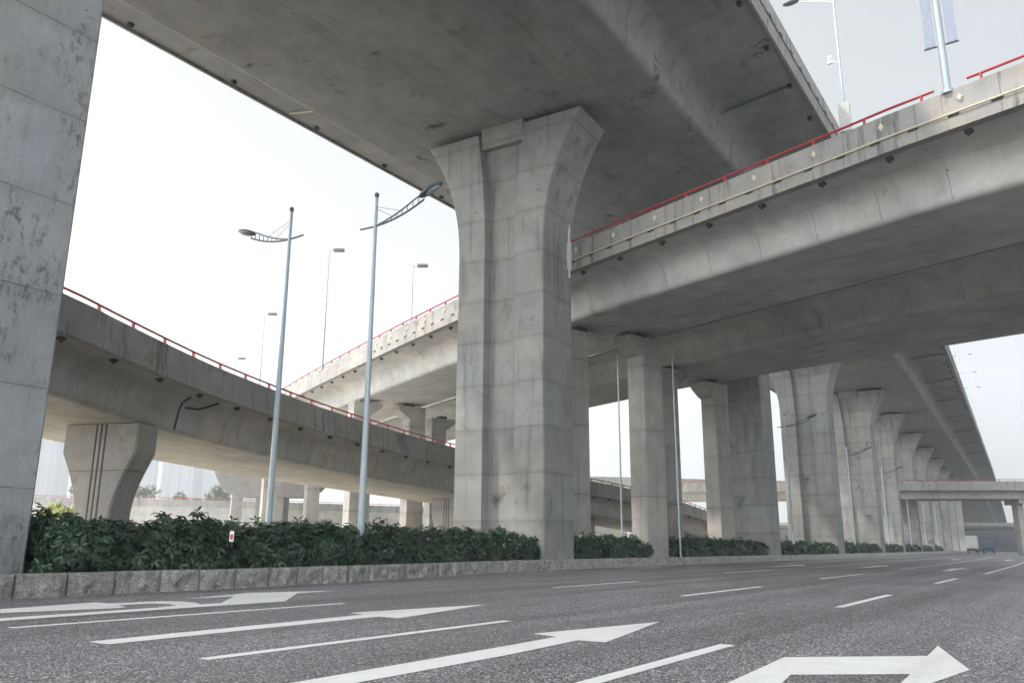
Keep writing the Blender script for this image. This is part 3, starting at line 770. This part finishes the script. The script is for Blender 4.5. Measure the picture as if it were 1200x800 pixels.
mesh('wall', [(x, y, z) for z in (-.1, 7.2) for x, y in ((-110, 286), (80, 384), (79, 386), (-111, 288))], [(0, 1, 5, 4), (1, 2, 6, 5), (2, 3, 7, 6), (3, 0, 4, 7), (4, 5, 6, 7)], M['shade'], r_)
tag(r_, 'added dark wall closing the view, standing in for the shade under the far low bridge', 'wall')
simple_road([(-92, 123, 13.8), (-75, 138, 13.7), (-55, 158, 13.6), (-36, 184, 13.4), (-30, 240, 13)], 'hazy far elevated road glimpsed through the openings between the columns', 9, 2.6, 1.0, False, side=1)
simple_road([(-210, 25, 8.6), (-150, 65, 8.4), (-112, 98, 8.0), (-90, 132, 7.4), (-82, 170, 7)], 'long low retaining wall with pinkish top far behind the low ramp', 9, 2, .9, True, wall=True, side=1)

# round-sided hammerhead pier far behind the low ramp
def hammer(loc, yaw):
    root = empty('hammerhead_pier', loc, yaw); bm = bmesh.new(); rings = []
    for i in range(15):
        f = i / 14; z = 6.2 + 5.0 * f; w = 3.4 + 3.4 * math.sqrt(max(0, 1 - (1 - f) ** 2))
        rings.append([bm.verts.new((x, y, z)) for x, y in ((w, -1.5), (w, 1.5), (-w, 1.5), (-w, -1.5))])
    for a, b in zip(rings, rings[1:]):
        for k in range(4): bm.faces.new((a[k], a[(k + 1) % 4], b[(k + 1) % 4], b[k]))
    bm.faces.new(rings[-1]); bm.faces.new(rings[0][::-1]); bm_obj('hammerhead', bm, M['far'], root, 30)
    bm = bmesh.new(); bx(bm, -1.6, 1.6, -1.2, 1.2, -.1, 6.25, .1); bm_obj('stem', bm, M['far'], root)
    tag(root, 'wide hammerhead pier with rounded underside, hazy behind the low ramp', 'bridge pier')
hammer((-76.5, 65.7, 0), math.radians(33.5))

# ------------------------------------------------------------------ foliage
def leaf_mesh(name, centers, dirs, size, mat, nl=7, parent=None, droop=.5, asp=.38, core=None):
    "palmate whorls of folded leaflets"
    n = len(centers); V = np.zeros((n * nl * 5, 3)); tint = np.zeros(n * nl * 5); F = []
    d = dirs / np.linalg.norm(dirs, axis=1)[:, None]
    ref = np.where(np.abs(d[:, 2:3]) > .9, np.array([[1., 0, 0]]), np.array([[0, 0, 1.]]))
    a = np.cross(d, ref); a /= np.linalg.norm(a, axis=1)[:, None]; b = np.cross(d, a)
    ct = rng.random(n); ph0 = rng.random(n) * 6.28
    for l in range(nl):
        ph = ph0 + l * 2 * PI / nl + rng.normal(0, .18, n)
        L = size * (.7 + .5 * rng.random(n)); out = a * np.cos(ph)[:, None] + b * np.sin(ph)[:, None]
        el = rng.normal(.15, .25, n)
        ax = out * np.cos(el)[:, None] + d * np.sin(el)[:, None]; ax[:, 2] -= droop * (.6 + .6 * rng.random(n)); ax /= np.linalg.norm(ax, axis=1)[:, None]
        sd = np.cross(ax, d); sd /= np.linalg.norm(sd, axis=1)[:, None] + 1e-6; up = np.cross(sd, ax)
        w = (L * asp)[:, None]; Lc = L[:, None]
        base = centers + ax * Lc * .08
        i0 = l * n * 5
        pts = [base, base + ax * Lc * .5 + sd * w * .5 - up * w * .10, base + ax * Lc * .55 + up * w * .12, base + ax * Lc * .5 - sd * w * .5 - up * w * .10, base + ax * Lc - up * w * .35]
        for k, p in enumerate(pts): V[i0 + k:i0 + 5 * n:5] = p; tint[i0 + k:i0 + 5 * n:5] = np.clip(ct * .7 + rng.random(n) * .3, 0, 1)
    m = n * nl; base = np.arange(m) * 5
    T = np.stack([base, base + 1, base + 2, base, base + 2, base + 3, base + 1, base + 4, base + 2, base + 2, base + 4, base + 3], 1).reshape(-1)
    nf = m * 4
    extraV = np.zeros((0, 3)); 
    me = bpy.data.meshes.new(name)
    if core is not None:
        cv, cf = core; nv = len(V); V = np.vstack([V, np.array(cv)]); T = np.concatenate([T, np.array(cf).reshape(-1) + nv]); nf += len(cf); tint = np.concatenate([tint, np.zeros(len(cv))])
    me.vertices.add(len(V)); me.vertices.foreach_set('co', V.astype(np.float32).ravel())
    me.loops.add(len(T)); me.loops.foreach_set('vertex_index', T.astype(np.int32))
    me.polygons.add(nf); me.polygons.foreach_set('loop_start', np.arange(nf, dtype=np.int32) * 3); me.polygons.foreach_set('loop_total', np.full(nf, 3, dtype=np.int32))
    me.update(); me.validate()
    at = me.attributes.new('tint', 'FLOAT', 'POINT'); at.data.foreach_set('value', tint.astype(np.float32))
    return link(name, me, mat, parent)

def hedge(y0, y1, h, w, dens, size, label, avoid=()):
    "clipped-by-hand shrub row: leafy whorls over a lumpy inner mass"
    L = y1 - y0; per = h * 2 + w
    n = int(L * per * dens)
    y = y0 + L * rng.random(n); q = rng.random(n) * per
    hh = h + .10 * np.sin(y * 1.7) + .07 * np.sin(y * 4.3 + 1) + .04 * np.sin(y * 9.1)
    cen = np.zeros((n, 3)); dr = np.zeros((n, 3)); kx = np.array([kerbx(v) for v in y]) - .34
    fr = q < h; top = (q >= h) & (q < h + w); bk = q >= h + w
    jit = rng.normal(0, .055, n)
    zf = q / h
    bul = .10 * np.sin(y * 2.3 + 2) + .08 * np.sin(y * 5.1)
    rnd = .28 * np.clip((zf - .62) / .38, 0, 1) ** 2
    cen[fr] = np.stack([kx - .10 - rnd - .12 * (1 - np.minimum(1, zf * 3)) + bul * .7 + jit, y, .30 + (hh - .02) * zf], 1)[fr]
    dr[fr] = np.stack([np.ones(n), rng.normal(0, .45, n), .25 + .9 * zf ** 3 + rng.normal(0, .3, n)], 1)[fr]
    xt = q - h; edge = np.minimum(xt, w - xt)
    cen[top] = np.stack([kx - .1 - xt, y, .32 + hh - .22 * np.clip(1 - edge / .4, 0, 1) ** 2 + jit * 1.6 + .06 * np.sin(xt * 5 + y * 3)], 1)[top]
    dr[top] = np.stack([rng.normal(.1, .4, n), rng.normal(0, .4, n), np.ones(n)], 1)[top]
    zb = (q - h - w) / h
    cen[bk] = np.stack([kx - .1 - w + jit, y, .30 + hh * zb], 1)[bk]; dr[bk] = np.stack([-np.ones(n), rng.normal(0, .4, n), .3 + rng.normal(0, .3, n)], 1)[bk]
    en = rng.random(n) < min(.3, 2.2 * w / (L * per) * 1.6)          # the two cut ends
    ne = en.sum(); e1 = rng.random(ne) < .5; ye = np.where(e1, y0 + .04, y1 - .04) + rng.normal(0, .06, ne); ke = np.array([kerbx(v) for v in ye]) - .45
    cen[en] = np.stack([ke - rng.random(ne) * w, ye, .30 + h * rng.random(ne)], 1); dr[en] = np.stack([rng.normal(0, .4, ne), np.where(e1, -1., 1.), .3 + rng.normal(0, .3, ne)], 1)
    # stray shoots
    st = top & (rng.random(n) < .035); cen[st, 2] += .05 + .16 * rng.random(st.sum())
    keep = np.ones(n, bool)
    for (ax, ay, ar) in avoid: keep &= (np.abs(cen[:, 0] - ax) > ar) | (np.abs(cen[:, 1] - ay) > ar)
    # inner mass
    cv = []; cf = []; m = max(2, int(L / .5))
    for i in range(m + 1):
        yy = y0 + .35 + (L - .7) * i / m; k = kerbx(yy) - .34; t = .30 + h - .16 + .06 * math.sin(yy * 1.7)
        for dx, zz in ((-.24, .28), (-.22, .7), (-.30, .30 + h * .72), (-.55, t), (-w + .3, t), (-w + .08, .7), (-w + .08, .28)):
            cv.append((k + dx + .03 * math.sin(yy * 7 + dx * 9), yy, zz))
    for i in range(m):
        for j in range(6):
            a = i * 7 + j; cf += [(a, a + 1, a + 8), (a, a + 8, a + 7)]
    o = leaf_mesh('hedge', cen[keep], dr[keep], size, M['leaf'], 7, core=(cv, cf))
    return tag(o, label, 'hedge', 'hedges between the piers')
hedge(8.45, 28.4, .90, 2.6, 64, .20, 'long near dark green hedge behind the kerb, from the left pier to the central pier')
hedge(31.3, 58.6, .85, 2.4, 34, .22, 'dark hedge around the feet of the slab columns, right of the central pier', avoid=[(-18.1, 40.25, .85), (-20.5, 36.5, .9), (-20.3, 47.8, .9), (-19.35, 54.4, .9)])
HL = ['dark hedge between the shaded flared pier and the next one', 'hedge behind the kerb between the two flared piers at the sky strip', 'hedge before the third visible flared pier of the row', 'low hedge between the last flared piers ahead of the overpass', 'tiny hedge just beyond the far overpass', 'farthest low hedge along the kerb, near the trucks']
for (a, b), l in zip(((61.5, 80.8), (83.6, 106.3), (109.1, 127.3), (130.2, 151), (154.5, 174), (178, 198)), HL): hedge(a, b, .85, 2.2, 14, .34, l)

def tree(loc, H, R, mat, label, n=420, size=.5, group=None):
    root = empty('tree', loc); bm = bmesh.new(); tube(bm, [(0, 0, -.1), (.1, 0, H * .35), (0, .1, H * .7)], [H * .03, H * .022, H * .008], 8)
    for k in range(5):
        a = k * 1.26; tube(bm, [(.08, 0, H * (.3 + .05 * k)), (math.cos(a) * R * .6, math.sin(a) * R * .6, H * (.5 + .06 * k))], [H * .012, H * .004], 6)
    bm_obj('trunk', bm, M['trunk'], root, 60)
    k = 9; lob = [(rng.normal(0, R * .45), rng.normal(0, R * .45), H * (.45 + .45 * rng.random()), R * (.35 + .3 * rng.random())) for _ in range(k)]
    cen = []; dr = []
    for i in range(n):
        x, y, z, r = lob[i % k]; v = rng.normal(0, 1, 3); v /= np.linalg.norm(v); rr = r * (.6 + .5 * rng.random())
        cen.append((x + v[0] * rr, y + v[1] * rr, z + v[2] * rr * .75)); dr.append(v)
    leaf_mesh('crown', np.array(cen), np.array(dr), size, mat, 6, root, .25, .5)
    return tag(root, label, 'tree', group)
g = 'small trees in the haze at the left'
for i, (x, y, H, R) in enumerate(((-172, 104, 15.2, 3.4), (-168, 108, 14, 3), (-160, 114, 15.5, 3.6), (-158, 120, 14.6, 3.0), (-178, 98, 14, 3))):
    tree((x, y, 0), H, R, M['treeleaf'], 'small round tree in the haze above the far low wall', group=g)
tree((-92, 25, 0), 6.0, 2.6, M['treeleaf'], 'hazy round tree in the gap right of the leftmost pier')
tree((-54, 30, 0), 3.4, 1.5, M['yellowleaf'], 'yellow green shrub behind the hedge, right of the grooved pier', n=300, size=.3)

# marker plate in the hedge
root = empty('marker_post', (-15.2, 12.0, 0))
bm = bmesh.new(); bx(bm, -.045, .045, -.012, .012, .97, 1.19, .006); bm_obj('plate', bm, M['white'], root)
bm = bmesh.new(); bx(bm, -.028, .028, -.020, -.0125, 1.01, 1.12, .002); bm_obj('red_panel', bm, plain('marker_red', (.5, .03, .03), .5), root)
bm = bmesh.new(); tube(bm, [(0, .03, .85), (0, .03, 1.15)], .012, 8); bm_obj('stake', bm, M['darksteel'], root)
root.rotation_euler.z = math.radians(40)
tag(root, 'small white marker plate with a red panel, in the front of the near hedge', 'marker')

# ------------------------------------------------------------------ vehicles far down the street
def wheels(root, xs, ys, r=.45):
    for x in xs:
        for y in ys:
            bm = bmesh.new(); tube(bm, [(x - .14, y, r), (x + .14, y, r)], r, 16); w = bm_obj('wheel', bm, M['tyre'], root, 40)
            bm = bmesh.new(); tube(bm, [(x - .15, y, r), (x + .15, y, r)], r * .5, 12); bm_obj('hub', bm, M['pipe'], w, 40)
def box_truck(loc, yaw):
    root = empty('box_truck', loc, yaw)
    bm = bmesh.new(); bx(bm, -1.2, 1.2, -3.2, 2.2, 1.0, 3.9, .05); bm_obj('cargo_box', bm, M['truckgrey'], root)
    bm = bmesh.new(); bx(bm, -1.05, 1.05, 2.3, 4.2, .6, 2.7, .15); cab = bm_obj('cab', bm, M['pipe'], root, 40)
    bm = bmesh.new(); bx(bm, -.9, .9, 4.12, 4.23, 1.6, 2.5, .04); bm_obj('windscreen', bm, M['glassdark'], cab)
    bm = bmesh.new(); bx(bm, -.9, .9, -3.1, 4.0, .65, .95, .03); bm_obj('chassis', bm, M['black'], root)
    bm = bmesh.new(); bx(bm, -1.15, 1.15, -3.28, -3.16, .55, .72, .02); bm_obj('bumper', bm, M['black'], root)
    for sx in (-1, 1):
        bm = bmesh.new(); bx(bm, sx * .9 - .14, sx * .9 + .14, -3.32, -3.2, .75, .9, .01); bm_obj('tail_light', bm, M['red'], root)
    bm = bmesh.new(); bx(bm, -.012, .012, -3.215, -3.19, 1.08, 3.8); bm_obj('door_seam', bm, M['black'], root)
    wheels(root, (-.95, .95), (-1.9, 3.1)); return root
def flat_truck(loc, yaw):
    root = empty('flatbed_truck', loc, yaw)
    bm = bmesh.new(); bx(bm, -1.15, 1.15, 1.4, 3.0, .6, 2.6, .18); cab = bm_obj('cab', bm, M['bluepaint'], root, 40)
    bm = bmesh.new(); bx(bm, -.85, .85, 1.36, 1.46, 1.7, 2.35, .03); bm_obj('rear_window', bm, M['glassdark'], cab)
    bm = bmesh.new(); bx(bm, -1.15, 1.15, -3.0, 1.25, .9, 1.05, .02); bx(bm, -1.15, -1.08, -3, 1.25, 1.05, 1.6, .01); bx(bm, 1.08, 1.15, -3, 1.25, 1.05, 1.6, .01); bx(bm, -1.07, 1.07, -3.0, -2.93, 1.05, 1.6, .01)
    bm_obj('load_bed', bm, M['bluepaint'], root)
    for sx in (-1, 1):
        bm = bmesh.new(); bx(bm, sx * .9 - .14, sx * .9 + .14, -3.08, -2.99, .75, .9, .01); bm_obj('tail_light', bm, M['red'], root)
    wheels(root, (-.95, .95), (-1.8, 2.2), .42); return root
tag(box_truck((-20.2, 228, 0), .045), 'white box truck seen from behind, far down the street', 'truck')
tag(flat_truck((-15.9, 215, 0), .045), 'blue flatbed truck to the right of the white box truck', 'truck')

# ------------------------------------------------------------------ towers in the haze
tw = [(-640, 235, 26, 20, 118), (-600, 262, 24, 20, 132), (-560, 268, 22, 20, 100), (-640, 330, 26, 22, 128), (-610, 352, 24, 22, 138), (-585, 372, 24, 20, 132), (-560, 392, 24, 20, 122), (-545, 415, 22, 20, 112), (-520, 430, 22, 18, 95), (-660, 300, 26, 20, 110)]
for i, (x, y, a, b, h) in enumerate(tw):
    x, y, a, b, h = x * 1.45, y * 1.45, a * 1.45, b * 1.45, h * 1.45
    root = empty('high_rise', (x, y, 0), math.radians(33 + 8 * (i % 3)))
    bm = bmesh.new(); bx(bm, -a / 2, a / 2, -b / 2, b / 2, -.1, h)
    for k in (-1, 0, 1): bx(bm, k * a * .3 - a * .08, k * a * .3 + a * .08, -b / 2 - 1.6, -b / 2 + .3, 4, h - 3)
    bm_obj('wall', bm, M['tower'], root)
    bm = bmesh.new(); bx(bm, -a * .2, a * .2, -b * .2, b * .2, h - .01, h + 5); bm_obj('roof_house', bm, M['far'], root)
    tag(root, 'pale high rise block almost lost in the haze at the left', 'high rise', 'high rise blocks in the haze')

# ------------------------------------------------------------------ haze
bm = bmesh.new(); bx(bm, -1750, 1750, -700, 1750, -1.2, 320)
hz = bm_obj('haze', bm, None); tag(hz, kind='stuff')
m = bpy.data.materials.new('haze_air'); m.use_nodes = True; t = m.node_tree; t.nodes.clear()
o = t.nodes.new('ShaderNodeOutputMaterial'); v = t.nodes.new('ShaderNodeVolumePrincipled'); t.links.new(v.outputs[0], o.inputs['Volume'])
v.inputs['Color'].default_value = (.85, .92, 1.0, 1); v.inputs['Density'].default_value = .0007; v.inputs['Anisotropy'].default_value = .25
hz.data.materials.append(m)

# ------------------------------------------------------------------ light
w = bpy.data.worlds.new('World'); SC.world = w; w.use_nodes = True; t = w.node_tree; t.nodes.clear()
out = t.nodes.new('ShaderNodeOutputWorld'); bg = t.nodes.new('ShaderNodeBackground'); t.links.new(bg.outputs[0], out.inputs[0]); bg.inputs[1].default_value = .1
sky = t.nodes.new('ShaderNodeTexSky'); sky.sky_type = 'NISHITA'; sky.sun_disc = False
SUN = Vector((-.50, -.36, .80)).normalized()   # towards the sun
el = math.asin(SUN.z); sky.sun_elevation = el; sky.sun_rotation = math.atan2(SUN.x, SUN.y); sky.air_density = 1.5; sky.dust_density = 4; sky.ozone_density = 1
tc = t.nodes.new('ShaderNodeTexCoord'); sp = t.nodes.new('ShaderNodeSeparateXYZ'); t.links.new(tc.outputs['Generated'], sp.inputs[0])
def mr(inp, a, b, c, d):
    n = t.nodes.new('ShaderNodeMapRange'); n.interpolation_type = 'SMOOTHSTEP'
    t.links.new(inp, n.inputs[0]); n.inputs[1].default_value = a; n.inputs[2].default_value = b; n.inputs[3].default_value = c; n.inputs[4].default_value = d; return n.outputs[0]
def wmath(op, a, b):
    n = t.nodes.new('ShaderNodeMath'); n.operation = op
    for k, q in enumerate((a, b)):
        if isinstance(q, bpy.types.NodeSocket): t.links.new(q, n.inputs[k])
        else: n.inputs[k].default_value = q
    return n.outputs[0]
side = mr(sp.outputs[0], -.95, .15, 1.0, 0.0)      # whiter overcast towards the west
mixc = t.nodes.new('ShaderNodeMix'); mixc.data_type = 'RGBA'; t.links.new(side, mixc.inputs[0]); mixc.inputs[6].default_value = (2.95, 2.98, 3.04, 1); mixc.inputs[7].default_value = (4.1, 4.03, 3.92, 1)
zen = mr(sp.outputs[2], .52, .95, 1.0, 1.5)
vm = t.nodes.new('ShaderNodeVectorMath'); vm.operation = 'SCALE'; t.links.new(mixc.outputs[2], vm.inputs[0]); 
back = mr(wmath('ADD', wmath('MULTIPLY', sp.outputs[0], -.45), wmath('MULTIPLY', sp.outputs[1], -.89)), -.05, .85, 0.0, 1.0)      # brighter sky on the sun side, behind the camera, shaped low to light upright faces
east = mr(sp.outputs[0], .25, .9, 1.0, 2.0)
t.links.new(wmath('MULTIPLY', wmath('ADD', zen, wmath('MULTIPLY', back, mr(sp.outputs[2], .15, .75, 20.0, 2.5))), east), vm.inputs['Scale'])
mx = t.nodes.new('ShaderNodeMix'); mx.data_type = 'RGBA'; mx.inputs[0].default_value = .88
t.links.new(sky.outputs[0], mx.inputs[6]); t.links.new(vm.outputs[0], mx.inputs[7]); t.links.new(mx.outputs[2], bg.inputs[0])

sd = bpy.data.lights.new('sun', 'SUN'); sd.energy = 4.8; sd.angle = math.radians(3); sd.color = (1, .90, .79)
so = bpy.data.objects.new('sun', sd); C.objects.link(so); so.rotation_euler = (-SUN).to_track_quat('-Z', 'Y').to_euler(); so.location = (-60, -40, 120)

# ------------------------------------------------------------------ camera
cd = bpy.data.cameras.new('camera'); cam = bpy.data.objects.new('camera', cd); C.objects.link(cam); SC.camera = cam
cd.sensor_width = 36; cd.lens = 969 / 1200 * 36; cd.clip_end = 8000; cd.clip_start = .05
cam.location = (0, 0, .9)
yaw, pit, rol = math.radians(33.522), math.radians(13.9), math.radians(.3)
cam.rotation_euler = (Matrix.Rotation(yaw, 3, 'Z') @ Matrix.Rotation(PI / 2 + pit, 3, 'X') @ Matrix.Rotation(rol, 3, 'Z')).to_euler()
SC.view_settings.view_transform = 'Standard'; SC.view_settings.look = 'None'; SC.view_settings.exposure = .57; SC.view_settings.gamma = 1
cy = SC.cycles; cy.max_bounces = 8; cy.diffuse_bounces = 5; cy.volume_bounces = 1; cy.use_denoising = True; cy.sample_clamp_indirect = 8
try: cy.denoiser = 'OPENIMAGEDENOISE'
except Exception: pass
